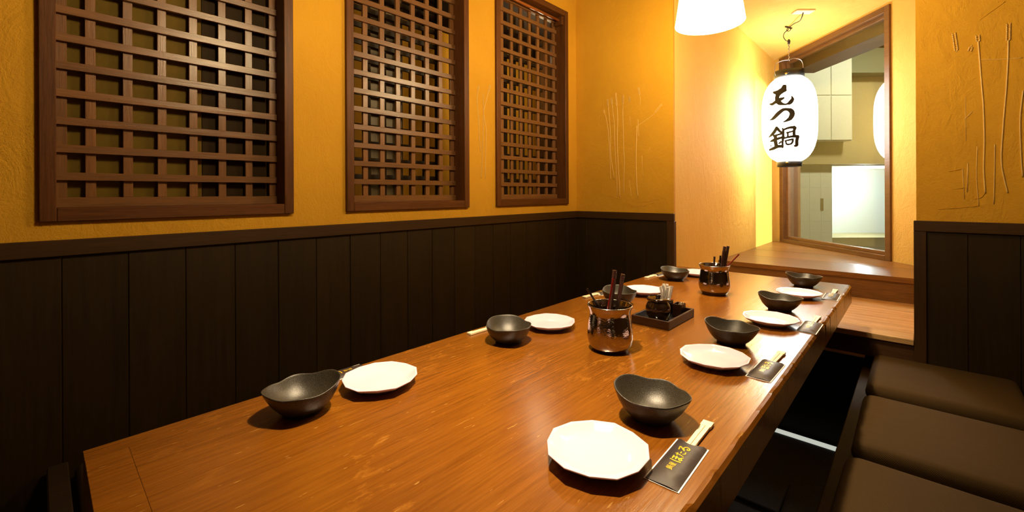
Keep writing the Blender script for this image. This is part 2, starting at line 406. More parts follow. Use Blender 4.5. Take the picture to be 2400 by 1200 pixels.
# ------------------------------------------------------------------ lattice windows
LX = -1.850    # front of the lattice
PITCH = 0.0868; ZP = 0.0823; ZB0 = CAM_Z + 0.0566
for wi, (ya, yb) in enumerate(WIN):
    win = tag(bpy.data.objects.new('window_%d' % (wi + 1), None), kind='structure'); COL.objects.link(win)
    fx0, fx1, fw = -1.905, XL + 0.004, 0.034
    obj('frame_stile', box_me(fx0, fx1, ya, ya + fw, WB, WT, 0.002), 'frame_wood_z', win)
    obj('frame_stile', box_me(fx0, fx1, yb - fw, yb, WB, WT, 0.002), 'frame_wood_z', win)
    obj('frame_sill', box_me(fx0, fx1 - 0.001, ya + fw, yb - fw, WB, WB + 0.038, 0.002), 'frame_wood_y', win)
    obj('frame_head', box_me(fx0, fx1 - 0.001, ya + fw, yb - fw, WT - 0.038, WT, 0.002), 'frame_wood_y', win)
    ia, ib, za, zb = ya + fw, yb - fw, WB + 0.038, WT - 0.038
    obj('lattice_rail', box_me(LX - 0.026, LX + 0.001, ia, ib, za, za + 0.030, 0.001), 'lattice_wood_y', win)
    obj('lattice_rail', box_me(LX - 0.026, LX + 0.001, ia, ib, zb - 0.030, zb, 0.001), 'lattice_wood_y', win)
    hm = box_me(LX - 0.012, LX, ia, ib, -0.0118, 0.0118, 0.001, 'lattice_bar')
    z = ZB0
    while z < zb - 0.05:
        obj('lattice_bar', hm, 'lattice_wood_y', win, (0, 0, z)); z += ZP
    vm = box_me(LX - 0.026, LX - 0.0121, -0.012, 0.012, za + 0.03, zb - 0.03, 0.001, 'lattice_slat')
    y0 = {0: 0.022, 1: 1.022 - PITCH, 2: 2.015 - PITCH}[wi]
    yy = y0
    while yy < ib + 0.005:
        if yy > ia - 0.03: obj('lattice_slat', vm, 'lattice_wood_z', win, (0, min(max(yy, ia + 0.012), ib - 0.012), 0))
        yy += PITCH
    if wi == 0:      # closed shutter boards behind the first lattice, with one narrow gap
        for a, b, mt in ((ia, 0.397, 'frosted_olive'), (0.399, 0.608, 'shutter_dark'), (0.6115, ib, 'shutter_dark')):
            obj('shutter_panel', box_me(-1.892, -1.884, a, b, za, zb), mt, win)
    else:            # a second lattice behind
        bx = -1.990
        bh = box_me(bx - 0.012, bx, ia - 0.02, ib + 0.02, -0.012, 0.012, 0, 'back_lattice_bar')
        z = ZB0 + ZP * 0.35
        while z < zb:
            obj('back_lattice_bar', bh, 'wainscot_wood', win, (0, 0, z)); z += ZP * (1.0 if wi == 1 else 2.0)
        bv = box_me(bx - 0.03, bx - 0.0121, -0.013, 0.013, za, zb, 0, 'back_lattice_slat')
        yy = ia + 0.02
        while yy < ib + 0.02:
            obj('back_lattice_slat', bv, 'wainscot_wood', win, (0, yy, 0)); yy += PITCH
        if wi == 1:
            for k in range(2):
                obj('shutter_board', box_me(bx - 0.05, bx - 0.035, 1.115 + k * 0.105, 1.215 + k * 0.105, za - .03, zb + .03), 'shutter_board', win)
    if wi == 2:
        rod = tag(obj('bamboo_rod', tube_me([(-1.812, 1.83, 2.327), (-1.812, 2.05, 2.327), (-1.812, 2.06, 2.327), (-1.812, 2.435, 2.327)], [0.0085, 0.0085, 0.0095, 0.009], 12), 'bamboo'), 'reddish bamboo rod inside the top of the rightmost lattice window', 'rod')
        obj('rod_bracket', box_me(-1.845, -1.785, 2.436, 2.460, 2.295, 2.352, 0.002), 'frame_wood_y', win)
        obj('rod_bracket', box_me(-1.845, -1.785, 1.827, 1.84, 2.295, 2.352, 0.002), 'frame_wood_y', win)

# the dim neighbouring room behind the lattices
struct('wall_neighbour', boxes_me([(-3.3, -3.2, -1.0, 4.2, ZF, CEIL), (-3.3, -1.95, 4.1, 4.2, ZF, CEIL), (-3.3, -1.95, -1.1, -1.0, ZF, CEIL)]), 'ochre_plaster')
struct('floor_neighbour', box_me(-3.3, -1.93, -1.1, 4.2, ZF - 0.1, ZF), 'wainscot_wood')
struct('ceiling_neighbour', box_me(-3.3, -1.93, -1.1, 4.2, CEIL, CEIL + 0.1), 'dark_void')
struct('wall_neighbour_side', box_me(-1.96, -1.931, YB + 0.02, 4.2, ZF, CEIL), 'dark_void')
for i, yp in enumerate((1.62, 2.62, 3.32)):
    tag(obj('timber_post', box_me(-2.74, -2.62, yp, yp + 0.10, ZF, CEIL, 0.004), 'wainscot_rail_z'), kind='structure')
l = bpy.data.lights.new('neighbour_lamp', 'POINT'); l.energy = 24; l.color = (1, 0.74, 0.42); l.shadow_soft_size = 0.08
lo = bpy.data.objects.new('neighbour_lamp', l); COL.objects.link(lo); lo.location = (-2.35, 2.9, 2.3)

# ------------------------------------------------------------------ alcove: step, window seat
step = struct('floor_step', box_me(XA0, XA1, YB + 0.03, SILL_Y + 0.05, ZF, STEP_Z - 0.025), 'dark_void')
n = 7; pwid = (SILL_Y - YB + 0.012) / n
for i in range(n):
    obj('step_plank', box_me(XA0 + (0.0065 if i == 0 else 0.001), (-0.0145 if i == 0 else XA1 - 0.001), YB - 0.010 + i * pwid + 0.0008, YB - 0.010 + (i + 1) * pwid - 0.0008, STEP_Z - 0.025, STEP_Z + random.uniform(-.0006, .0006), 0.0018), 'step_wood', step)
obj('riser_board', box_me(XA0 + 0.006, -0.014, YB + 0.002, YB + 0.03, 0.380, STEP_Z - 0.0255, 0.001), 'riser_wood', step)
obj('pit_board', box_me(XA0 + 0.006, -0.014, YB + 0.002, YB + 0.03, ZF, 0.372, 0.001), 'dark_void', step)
obj('ledge_strip', box_me(XA0 + 0.01, -0.182, YB - 0.022, YB + 0.012, 0.3721, 0.3799, 0.001), 'step_wood', step)
tag(obj('painted_glow_strip', box_me(-1.0, -0.195, 2.533, 2.574, ZF + 0.0005, ZF + 0.0045, 0.001), 'nosing_white_glow'), 'white strip with painted-in glow on the dark floor beside the bench', 'floor strip')  # plain white strip, its brightness put in as glow
tag(obj('carpet_tile', loops_me([rr_loop(0.29, 0.125, 0.012, z) for z in (0, 0.012)] + [rr_loop(0.286, 0.121, 0.010, 0.015)], smooth=False), 'carpet_grey', None, (-0.68, 1.998, ZF + 0.0005), (0, 0, 0.02)), 'loose grey carpet tile on the floor under the table', 'carpet tile')

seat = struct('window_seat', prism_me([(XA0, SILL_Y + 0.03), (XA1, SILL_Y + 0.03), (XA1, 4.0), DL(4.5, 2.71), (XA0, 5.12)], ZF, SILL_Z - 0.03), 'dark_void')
def win_x(yv): return 1.994 - SF * (yv - 1.8448) / CF - 0.002
yv = SILL_Y - 0.015; k = 0
while yv < 5.05:
    y1 = min(yv + 0.142, 5.12); xa, xb = min(XA1 - .001, win_x(yv)), min(XA1 - .001, win_x(y1))
    if xb < XA0 + 0.02: xb = XA0 + 0.02
    poly = [(XA0 + .001, yv + .0006), (xa, yv + .0006), (xb, y1 - .0006), (XA0 + .001, y1 - .0006)]
    if xa > xb and xa == XA1 - .001:
        ymid = 4.0 - 0.002
        if yv < ymid < y1: poly = [(XA0 + .001, yv + .0006), (xa, yv + .0006), (xa, ymid), (xb, y1 - .0006), (XA0 + .001, y1 - .0006)]
    obj('seat_plank', prism_me(poly, SILL_Z - 0.03, SILL_Z + random.uniform(-.0005, .0003)), 'sill_wood', seat); yv += 0.142
obj('fascia_board', box_me(XA0 + .001, XA1 - .001, SILL_Y, SILL_Y + 0.03, STEP_Z, SILL_Z - 0.0305, 0.001), 'sill_wood', seat)

# ------------------------------------------------------------------ window wall (diagonal), built in its own frame: x = along, y = outward
def diag(name, kind='structure'):
    o = bpy.data.objects.new(name, None); COL.objects.link(o)
    o.rotation_euler = (0, 0, PI / 2 + YAW); return tag(o, kind=kind)
# local frame: local x along view axis (dep), local y = -lat
LW = 2.717
def dbox(d0, d1, l0, l1, z0, z1, bev=0.0): return box_me(d0, d1, -l1, -l0, z0, z1, bev)
wall_win = obj('wall_window', boxes_me([(2.80, 3.135, -LW - 0.14, -LW, ZF, CEIL), (4.43, 4.80, -LW - 0.14, -LW, ZF, CEIL), (3.135, 4.43, -LW - 0.14, -LW, 2.482, CEIL), (3.135, 4.43, -LW - 0.14, -LW, ZF, SILL_Z)]), 'cream_plaster', None, None, (0, 0, PI / 2 + YAW))
tag(wall_win, kind='structure')
w4 = diag('window_4')
f0, f1, fz0, fz1 = 3.135, 4.43, SILL_Z, 2.482
for nm, a in (('frame_stile', (f0, f0 + 0.045, LW - 0.014, LW + 0.10, fz0, fz1)), ('frame_stile', (f1 - 0.055, f1, LW - 0.014, LW + 0.10, fz0, fz1)),
              ('frame_sill', (f0 + 0.045, f1 - 0.055, LW - 0.013, LW + 0.10, fz0, fz0 + 0.035)), ('frame_head', (f0 + 0.045, f1 - 0.055, LW - 0.013, LW + 0.10, fz1 - 0.045, fz1)),
              ('sash_stile', (f0 + 0.045, f0 + 0.06, LW + 0.02, LW + 0.07, fz0 + 0.035, fz1 - 0.045)), ('sash_stile', (f1 - 0.085, f1 - 0.055, LW + 0.02, LW + 0.07, fz0 + 0.035, fz1 - 0.045)),
              ('sash_rail', (f0 + 0.06, f1 - 0.085, LW + 0.021, LW + 0.07, fz0 + 0.035, fz0 + 0.06)), ('sash_rail', (f0 + 0.06, f1 - 0.085, LW + 0.021, LW + 0.07, fz1 - 0.072, fz1 - 0.045))):
    obj(nm, dbox(*a, 0.002), 'window_wood', w4)
obj('glass_pane', dbox(f0 + 0.06, f1 - 0.085, LW + 0.044, LW + 0.0445, fz0 + 0.06, fz1 - 0.072), 'window_glass', w4)

# ------------------------------------------------------------------ what shows through the window: a lit passage
ROT = (0, 0, PI / 2 + YAW)
def ext(name, me, mat, label=None): return tag(obj(name, me, mat, None, None, ROT), label=label, kind='structure')
ext('floor_passage', dbox(3.0, 12, 2.87, 10, ZF - 0.35, ZF - 0.25), 'corridor_floor')
ext('trim_post', dbox(4.385, 4.42, LW + 0.10, LW + 0.17, SILL_Z, 2.48), 'frame_wood_z')
ext('trim_lintel', dbox(3.0, 4.43, LW + 0.105, LW + 0.34, 2.34, 2.60), 'wainscot_rail_x')
ext('trim_outer_post', dbox(2.90, 3.37, 3.06, 3.30, ZF - 0.25, 3.0), 'window_wood')
tw = ext('wall_passage_tiled', dbox(8.03, 8.3, 4.6, 5.86, ZF - 0.3, 1.64), 'corridor_white')
tm = box_me(0, 0.2045, -0.008, 0.008, 0, 0.2045, 0.001, 'wall_tile')
for i in range(4):
    for j in range(9):
        obj('wall_tile', tm, 'corridor_tile', tw, (8.022, -5.86 + 0.006 + i * 0.206 , -0.22 + j * 0.206), (0, 0, PI / 2))
obj('notice', dbox(8.005, 8.012, 5.64, 5.69, 0.80, 1.02), 'sign_brown', tw)
ext('wall_recess', boxes_me([(10.0, 10.2, -9.5, -5.4, ZF - 0.3, 1.70), (8.3, 10.0, -5.86, -5.70, ZF - 0.3, 1.70), (8.1, 10.2, -9.6, -9.4, ZF - 0.3, 1.7)]), 'corridor_white')
ext('ceiling_recess', dbox(8.05, 10.2, 5.6, 9.5, 1.64, 1.72), 'corridor_white')
ext('floor_recess', dbox(9.0, 10.2, 5.86, 9.4, ZF - 0.27, 0.20), 'corridor_tan')
ext('wall_passage_beam', dbox(7.9, 8.4, 4.4, 9.5, 1.64, 2.04), 'corridor_tan')
pil = ext('wall_passage_pillar', dbox(7.7, 8.4, 4.4, 5.98, 2.04, 5.2), 'corridor_white')
for i in range(4):
    obj('pillar_panel', dbox(7.685, 7.70, 4.42, 5.60, 2.05 + i * 0.79, 2.05 + i * 0.79 + 0.775, 0.004), 'corridor_tile', pil)
    obj('pillar_panel', dbox(7.685, 7.70, 5.61, 5.97, 2.05 + i * 0.79, 2.05 + i * 0.79 + 0.775, 0.004), 'corridor_tile', pil)
ext('wall_passage_upper', dbox(8.2, 8.5, 5.9, 9.5, 2.04, 3.55), 'corridor_tan')
ext('wall_passage_bulkhead', dbox(7.95, 8.5, 5.98, 9.5, 3.30, 3.75), 'corridor_green')
ext('ceiling_passage', dbox(3.0, 8.5, 2.87, 9.5, 4.3, 4.4), 'corridor_green')
dl = tag(obj('downlight', lathe_me([(0.0, 0.0), (0.085, 0.0), (0.095, 0.004), (0.10, 0.02), (0.0, 0.02)], 24), 'downlight_glass', None, (*DL(9.1, 7.35), 1.618)), 'round white downlight in the bright passage ceiling beyond the window', 'downlight')
def lamp(name, kind, loc, energy, color, size=0.1, target=None, spot=None, blend=0.15):
    l = bpy.data.lights.new(name, kind); l.energy = energy; l.color = color
    if kind == 'AREA': l.shape = 'DISK'; l.size = size
    else: l.shadow_soft_size = size
    if spot: l.spot_size = spot; l.spot_blend = blend
    o = bpy.data.objects.new(name, l); COL.objects.link(o); o.location = loc
    if target: o.rotation_euler = (Vector(target) - Vector(loc)).to_track_quat('-Z', 'Y').to_euler()
    return o
lamp('recess_lamp', 'POINT', (*DL(9.1, 7.3), 1.45), 85, (0.80, 0.92, 1.0), 0.1)
lamp('passage_lamp', 'AREA', (*DL(6.0, 6.2), 1.95 + 2.2), 140, (1.0, 0.90, 0.66), 0.5, (*DL(6.0, 6.2), 0))
# passage spotlight that reaches the window seat past the outer post
lamp('passage_spot', 'SPOT', (*DL(2.10, 5.5), 2.6), 1500, (1.0, 0.93, 0.74), 0.03, (*DL(4.25, 2.2), 0.95), math.radians(34))

# ------------------------------------------------------------------ benches and cushions
def bench(name, label, x0, x1, y0, y1, front_x, sgn):
    t = thing(name, label, 'bench', ((x0 + x1) / 2, y0, ZF))
    cx = (x0 + x1) / 2
    def B(a): return box_me(a[0] - cx, a[1] - cx, a[2] - y0, a[3] - y0, a[4] - ZF, a[5] - ZF, 0.003)
    obj('seat_board', B((x0, x1, y0, y1, 0.300, 0.336)), 'bench_wood', t)
    fx = (front_x, front_x + 0.025 * sgn); fx = (min(fx), max(fx))
    obj('front_board', B((fx[0] + 0.006 * sgn, fx[1] + 0.006 * sgn, y0 + 0.01, y1, ZF, 0.2995)), 'bench_wood', t)
    obj('end_board', B((x0 + 0.03, x1 - 0.03, y0 + 0.012, y0 + 0.035, ZF, 0.2995)), 'bench_wood', t)
    return t, B
bench('bench', 'dark wooden bench along the right side of the table', -0.190, 0.40, -0.10, YB - 0.03, -0.190, 1)
bt, BB = bench('bench', 'dark wooden bench between the table and the latticed wall', XL + 0.012, -1.10, 0.012, YB - 0.03, -1.10, -1)
obj('end_trim', BB((XL + 0.012, -1.10, 0.012, 0.054, 0.3365, 0.386)), 'bench_wood', bt)
def cushion_me(hx, hy, t):
    L = [rr_loop(hx - 0.016, hy - 0.016, 0.014, 0.0), rr_loop(hx - 0.006, hy - 0.006, 0.02, t * 0.10), rr_loop(hx - 0.001, hy - 0.001, 0.022, t * 0.30), rr_loop(hx, hy, 0.022, t * 0.5), rr_loop(hx - 0.003, hy - 0.003, 0.024, t * 0.68),
         rr_loop(hx - 0.008, hy - 0.008, 0.026, t * 0.86), rr_loop(hx - 0.015, hy - 0.015, 0.026, t * 0.95), rr_loop(hx - 0.028, hy - 0.028, 0.02, t * 0.985), rr_loop(hx * 0.6, hy * 0.6, 0.02, t), rr_loop(hx * 0.2, hy * 0.2, 0.01, t)]
    return loops_me(L)
cm = cushion_me(0.220, 0.222, 0.066)
for i, (yc, lab) in enumerate(((2.374, 'square brown seat cushion nearest the dark panelled pier'), (1.846, 'square brown seat cushion in the middle of the right bench'), (1.334, 'square brown seat cushion in the lower right corner, nearest the viewer'), (0.830, 'square brown seat cushion at the near end of the right bench'))):
    o = tag(obj('seat_cushion', cm, 'cushion_fabric', None, (0.068 + (0, .002, -.004, 0)[i], yc, 0.3365), (0, 0, (0.0, 0.008, -0.006, 0)[i])), lab, 'cushion', 'seat cushions on the right bench')
lcm = cushion_me(0.315, 0.240, 0.050)
tag(obj('seat_cushion', lcm, 'cushion_fabric', None, (-1.435, 0.305, 0.3365)), 'dark brown seat cushion on the left bench beside the table corner', 'cushion')

# ------------------------------------------------------------------ table
TX0, TX1, TY0, TY1 = -1.045, -0.228, 0.050, 2.582
tcx, tcy = (TX0 + TX1) / 2, (TY0 + TY1) / 2
table = thing('dining_table', 'long reddish-brown wooden dining table with worn glossy top', 'table', (tcx, tcy, ZF))
def TB(x0, x1, y0, y1, z0, z1, bev=0.003): return box_me(x0 - tcx, x1 - tcx, y0 - tcy, y1 - tcy, z0 - ZF, z1 - ZF, bev)
g = 0.0003
obj('top_panel', TB(TX0 + 0.04, TX1 - 0.04, TY0 + 0.055, TY1 - 0.055, TOP - 0.045, TOP, 0), 'table_wood', table)
obj('end_board', TB(TX0 + 0.04, TX1 - 0.04, TY0, TY0 + 0.055 - g, TOP - 0.085, TOP, 0.0005), 'table_wood', table)
obj('end_board', TB(TX0 + 0.04, TX1 - 0.04, TY1 - 0.055 + g, TY1, TOP - 0.085, TOP, 0.0005), 'table_wood', table)
obj('edge_board', TB(TX0, TX0 + 0.04 - g, TY0, TY1, TOP - 0.085, TOP, 0), 'table_wood', table)
def worn_edge():
    V, F, n = [], [], 220
    prof = [(-0.04, -0.088), (-0.04, 0.0), (-0.012, 0.0), (-0.005, -0.0015), (0.0, -0.008), (0.0, -0.080), (-0.006, -0.088)]
    ph = [random.uniform(0, 6) for _ in range(4)]
    for i in range(n + 1):
        yy = TY0 + (TY1 - TY0) * i / n
        c = max(0, math.sin(yy * 11 + ph[0]) * math.sin(yy * 37 + ph[1]) - 0.45) * 0.004 + max(0, math.sin(yy * 91 + ph[2]) * math.sin(yy * 27 + ph[3]) - 0.5) * 0.004
        for j, (dx, dz) in enumerate(prof):
            a = dx; b = dz
            if j in (3, 4): a -= c * (1.0 if j == 3 else 0.7); b -= c * (0.2 if j == 3 else 1.0)
            V.append((TX1 + a - tcx, yy - tcy, TOP + b - ZF))
    m = len(prof)
    for i in range(n):
        for j in range(m): F.append((i * m + j, (i + 1) * m + j, (i + 1) * m + (j + 1) % m, i * m + (j + 1) % m))
    F.append(tuple(range(m))); F.append(tuple(n * m + j for j in range(m)))
    return mesh_of('worn_edge', V, F)
obj('edge_board', worn_edge(), 'table_wood', table)
for lx, ly in ((TX0 + 0.10, TY0 + 0.16), (TX0 + 0.34, TY0 + 0.16), (TX0 + 0.10, TY1 - 0.45), (TX0 + 0.34, TY1 - 0.45)):
    obj('leg', TB(lx, lx + 0.09, ly, ly + 0.09, ZF, TOP - 0.0455, 0.004), 'table_side', table)
for lx in (TX0 + 0.06, TX1 - 0.085): obj('apron_board', TB(lx, lx + 0.022, TY0 + 0.06, TY1 - 0.06, TOP - 0.11, TOP - 0.0455, 0.001), 'table_side', table)

# ------------------------------------------------------------------ tableware
def bowl_me():
    prof_in = [(0.0, 0.010), (0.018, 0.0105), (0.033, 0.0150), (0.047, 0.0255), (0.0575, 0.040), (0.0648, 0.0535), (0.0662, 0.0562)]
    rim = (0.0672, 0.0570)
    prof_out = [(0.0682, 0.0562), (0.0677, 0.053), (0.0635, 0.039), (0.0565, 0.0250), (0.0475, 0.0135), (0.0415, 0.0085), (0.0385, 0.0062), (0.0375, 0.0), (0.033, 0.0), (0.032, 0.004), (0.0, 0.004)]
    prof = prof_in + [rim] + prof_out
    def fn(r, z, a, i):
        d = (a + PI) % (2 * PI) - PI
        lobe = math.exp(-(d / 0.85) ** 4); dent = math.exp(-((abs(d) - 1.25) / 0.30) ** 2); tip = math.exp(-((PI - abs(d)) / 0.30) ** 2); dent2 = math.exp(-((abs(d) - 2.25) / 0.30) ** 2)
        t = max(0.0, min(1.0, (z - 0.016) / 0.042)) ** 1.6
        z *= 0.91
        return r + t * (0.003 * lobe - 0.003 * dent + 0.0065 * tip - 0.004 * dent2), z + t * (0.0085 * lobe - 0.0025 * dent + 0.0015 * tip - 0.0035 * dent2)
    return lathe_me(prof, 80, 'bowl', fn)
bowl_m = bowl_me()
bowls = [(-0.381, 0.807, 190, 'black stoneware dipping bowl nearest the viewer on the right side of the table'),
         (-0.399, 1.365, 186, 'second nearest black stoneware bowl along the right table edge'),
         (-0.376, 1.861, 184, 'second farthest black stoneware bowl along the right table edge'),
         (-0.389, 2.400, 184, 'black stoneware bowl at the far right table corner'),
         (-0.911, 0.361, 72, 'leftmost black stoneware bowl, nearest on the wall side of the table'),
         (-0.887, 0.940, 150, 'black stoneware bowl left of the nearer steel pot'),
         (-0.867, 1.557, 135, 'black stoneware bowl partly hidden behind the nearer steel pot'),
         (-0.892, 2.163, 163, 'black stoneware bowl at the far left, left of the farther steel pot')]
for x, y, a, lab in bowls:
    tag(obj('dipping_bowl', bowl_m, 'black_stoneware', None, (x, y, TOP + 0.0002), (0, 0, math.radians(a))), lab, 'bowl', 'black dipping bowls on the table')
def plate_me():
    ns = 13; rad = [0.0835 * (1 + 0.022 * math.sin(i * 2.4) + random.uniform(-.012, .012)) for i in range(ns)]
    def R(a):
        u = a / (2 * PI) * ns; i = int(u) % ns; f = u - int(u)
        a0, a1 = 2 * PI * i / ns, 2 * PI * (i + 1) / ns; r0, r1 = rad[i], rad[(i + 1) % ns]
        # straight chord between the two corners
        x0, y0, x1, y1 = r0 * math.cos(a0), r0 * math.sin(a0), r1 * math.cos(a1), r1 * math.sin(a1)
        dx, dy = math.cos(a), math.sin(a); den = dx * (y1 - y0) - dy * (x1 - x0)
        return (x0 * (y1 - y0) - y0 * (x1 - x0)) / den
    prof = [(0.0, 0.0075), (0.40, 0.0075), (0.62, 0.0085), (0.80, 0.0135), (0.93, 0.0195), (0.985, 0.0222), (1.0, 0.0218), (0.995, 0.0200), (0.86, 0.0125), (0.66, 0.005), (0.60, 0.0045), (0.585, 0.0), (0.53, 0.0), (0.52, 0.003), (0.0, 0.003)]
    def fn(r, z, a, i):
        k = max(0.0, min(1.0, (r - 0.55) / 0.4)); return r * (0.083 * (1 - k) + R(a) * k), z
    return lathe_me(prof, ns * 6, 'plate', fn)
plate_m = plate_me()
plates = [(-0.387, 0.620, 'white faceted plate nearest the viewer, in front of the nearest bowl'),
          (-0.384, 1.170, 'second nearest white faceted plate along the right table edge'),
          (-0.362, 1.650, 'second farthest white faceted plate along the right table edge'),
          (-0.366, 2.150, 'white faceted plate at the far right table corner'),
          (-0.902, 0.529, 'leftmost white faceted plate beside the leftmost black bowl'),
          (-0.881, 1.130, 'white faceted plate left of the nearer steel pot'),
          (-0.870, 1.775, 'white faceted plate behind the condiment jar'),
          (-0.850, 2.350, 'white faceted plate half hidden behind the farther steel pot')]
for i, (x, y, lab) in enumerate(plates):
    tag(obj('side_plate', plate_m, 'white_porcelain', None, (x, y, TOP + 0.0002), (0, 0, i * 1.1 + 0.3)), lab, 'plate', 'white side plates on the table')

# lettering strokes ---------------------------------------------------
NABE = [[(212, 728, 40), (176, 790, 46), (135, 832, 38), (88, 866, 8)], [(215, 742, 38), (252, 790, 32), (292, 828, 34)], [(165, 852, 34), (230, 840, 26), (292, 824, 28)],
        [(108, 930, 12), (160, 915, 40), (240, 895, 34), (312, 880, 28)], [(190, 856, 42), (190, 930, 48), (202, 1010, 48)], [(118, 984, 10), (128, 995, 20)], [(268, 948, 24), (240, 972, 22)],
        [(100, 1050, 26), (160, 1036, 42), (230, 1012, 42), (295, 1020, 34)], [(290, 746, 16), (300, 800, 32), (296, 880, 34), (290, 960, 28), (290, 1036, 26)],
        [(310, 772, 28), (380, 750, 32), (455, 748, 42)], [(458, 752, 46), (446, 805, 36), (446, 880, 36)], [(345, 824, 24), (432, 805, 22)], [(362, 815, 24), (362, 880, 24)],
        [(300, 902, 22), (380, 886, 28), (460, 880, 38), (505, 882, 30)], [(494, 884, 46), (482, 950, 42), (480, 1008, 44), (448, 1022, 22)],
        [(318, 942, 18), (380, 930, 24), (436, 922, 28)], [(334, 944, 20), (345, 988, 24), (400, 990, 24), (424, 962, 28), (432, 924, 24)]]
MO = [[(318, 106, 44), (300, 165, 64), (245, 205, 66), (218, 270, 44), (224, 325, 52), (252, 366, 48), (300, 390, 24), (348, 396, 20), (396, 376, 44), (426, 328, 34), (414, 280, 6)],
      [(160, 178, 18), (200, 194, 44), (270, 192, 50), (336, 178, 36)], [(112, 352, 14), (150, 364, 32), (200, 336, 36), (250, 316, 42), (312, 298, 20)], [(186, 276, 10), (216, 268, 22)]]
TSU = [[(112, 600, 8), (160, 586, 34), (220, 532, 44), (290, 480, 38), (345, 474, 30), (402, 500, 50), (422, 550, 54), (396, 610, 46), (340, 645, 24), (290, 660, 4)]]
HO = [[(18, 8, 9), (12, 50, 9), (18, 92, 10)], [(38, 18, 8), (88, 14, 8)], [(40, 44, 8), (88, 40, 8)], [(66, 15, 9), (66, 72, 9), (52, 92, 8), (38, 80, 8), (52, 68, 8), (75, 78, 8), (92, 92, 7)]]
TA = [[(8, 26, 9), (55, 20, 9)], [(36, 4, 9), (26, 50, 9), (8, 92, 8)], [(58, 48, 10), (88, 46, 9)], [(52, 74, 9), (62, 92, 9), (94, 88, 9)]]
RU = [[(22, 14, 8), (74, 10, 9), (48, 36, 8), (18, 62, 8), (60, 44, 9), (86, 64, 9), (72, 90, 8), (48, 92, 8), (44, 78, 7), (62, 76, 7)]]
YA = [[(20, 12, 8), (82, 12, 8)], [(82, 12, 8), (82, 32, 8)], [(20, 32, 7), (82, 32, 7)], [(20, 12, 8), (18, 60, 8), (5, 92, 7)], [(30, 46, 7), (90, 46, 7)], [(58, 46, 7), (38, 60, 7), (80, 60, 7)], [(35, 75, 7), (84, 75, 7)], [(58, 62, 8), (58, 92, 8)], [(25, 93, 8), (94, 93, 8)]]
NABE_U = [[((x - 88) / 4.25, (y - 725) / 3.4, wd / 4.2 * 0.8) for x, y, wd in s] for s in NABE]

# chopstick sleeves with disposable chopsticks: local +Y runs from closed end to mouth
SLW, SLL = 0.027, 0.140
def sleeve_geo():
    nx, ny = 10, 14
    def h(u, v): return 0.0060 * max(0, 1 - abs(u) ** 3) * min(1, 0.25 + v * 4.0) + 0.0005 * math.sin(v * 9 + u * 3) * max(0, 1 - u * u)
    V, F = [], []
    for j in range(ny + 1):
        for i in range(nx + 1):
            u = -1 + 2 * i / nx; v = j / ny
            mouth = SLL - 0.002 - 0.013 * max(0, 1 - (u * 1.25) ** 2)
            V.append((u * (SLW - 0.0024), 0.001 + v * (mouth - 0.001), 0.0016 + h(u, v)))
    for j in range(ny):
        for i in range(nx): a = j * (nx + 1) + i; F.append((a, a + 1, a + nx + 2, a + nx + 1))
    return V, F, h
sv, sf, shf = sleeve_geo()
front_m = mesh_of('sleeve_front', sv, sf, True)
back_m = box_me(-SLW, SLW, 0, SLL, 0.0002, 0.0010, 0)
def place_txt(cx, cy, size):
    # glyph right = +Y, glyph up = -X
    def f(px, py, dz):
        yy = cy + (px / 100 - 0.5) * size; xx = cx + (py / 100 - 0.5) * size
        u = xx / (SLW - 0.0024); v = yy / (SLL - 0.01)
        return (xx, yy, 0.0016 + shf(u, v) + 0.0005)
    return f
tg = []
for glyph, cy, size in ((NABE_U, 0.040, 0.0105), (YA, 0.0515, 0.0105), (HO, 0.070, 0.0190), (TA, 0.0875, 0.0155), (RU, 0.104, 0.0190)):
    for s in glyph: tg.append(ribbon_geo([(a, b, c * (1.35 if size > 0.012 else 1.1)) for a, b, c in s], 4, place_txt(-0.002, cy, size)))
text_m = merge(tg, 'lettering', False)
def chop_me():
    hw = 0.0082
    lst = [(-hw, -0.0006, -0.09, 0.088, 0.0, 0.0044), (0.0006, hw, -0.09, 0.088, 0.0, 0.0044), (-hw - 0.0012, hw + 0.0012, 0.068, 0.0885, -0.0001, 0.0048)]
    V, F = [], []
    for k, (x0, x1, y0, y1, z0, z1) in enumerate(lst):
        b = len(V); s = 0.75 if k < 2 else 1.0
        V += [(x0 * s, y0, z0), (x1 * s, y0, z0), (x1, y1, z0), (x0, y1, z0), (x0 * s, y0, z1), (x1 * s, y0, z1), (x1, y1, z1), (x0, y1, z1)]
        F += [tuple(b + i for i in f) for f in ((3, 2, 1, 0), (4, 5, 6, 7), (0, 1, 5, 4), (1, 2, 6, 5), (2, 3, 7, 6), (3, 0, 4, 7))]
    return mesh_of('chopsticks', V, F)
chop_m = chop_me()
where = [(-0.282, 0.627, 2, 'nearest the viewer, beside the nearest white plate'), (-0.275, 1.137, -1, 'second nearest along the right table edge'), (-0.256, 1.612, 0, 'second farthest along the right table edge'), (-0.264, 2.165, 1, 'at the far right table corner'),
         (-1.023, 0.556, 180, 'behind the leftmost white plate and bowl'), (-1.002, 1.128, 176, 'behind the bowl left of the nearer steel pot'), (-1.000, 1.766, 175, 'behind the bowl hidden by the nearer steel pot'), (-1.008, 2.333, 177, 'at the far left end of the table')]
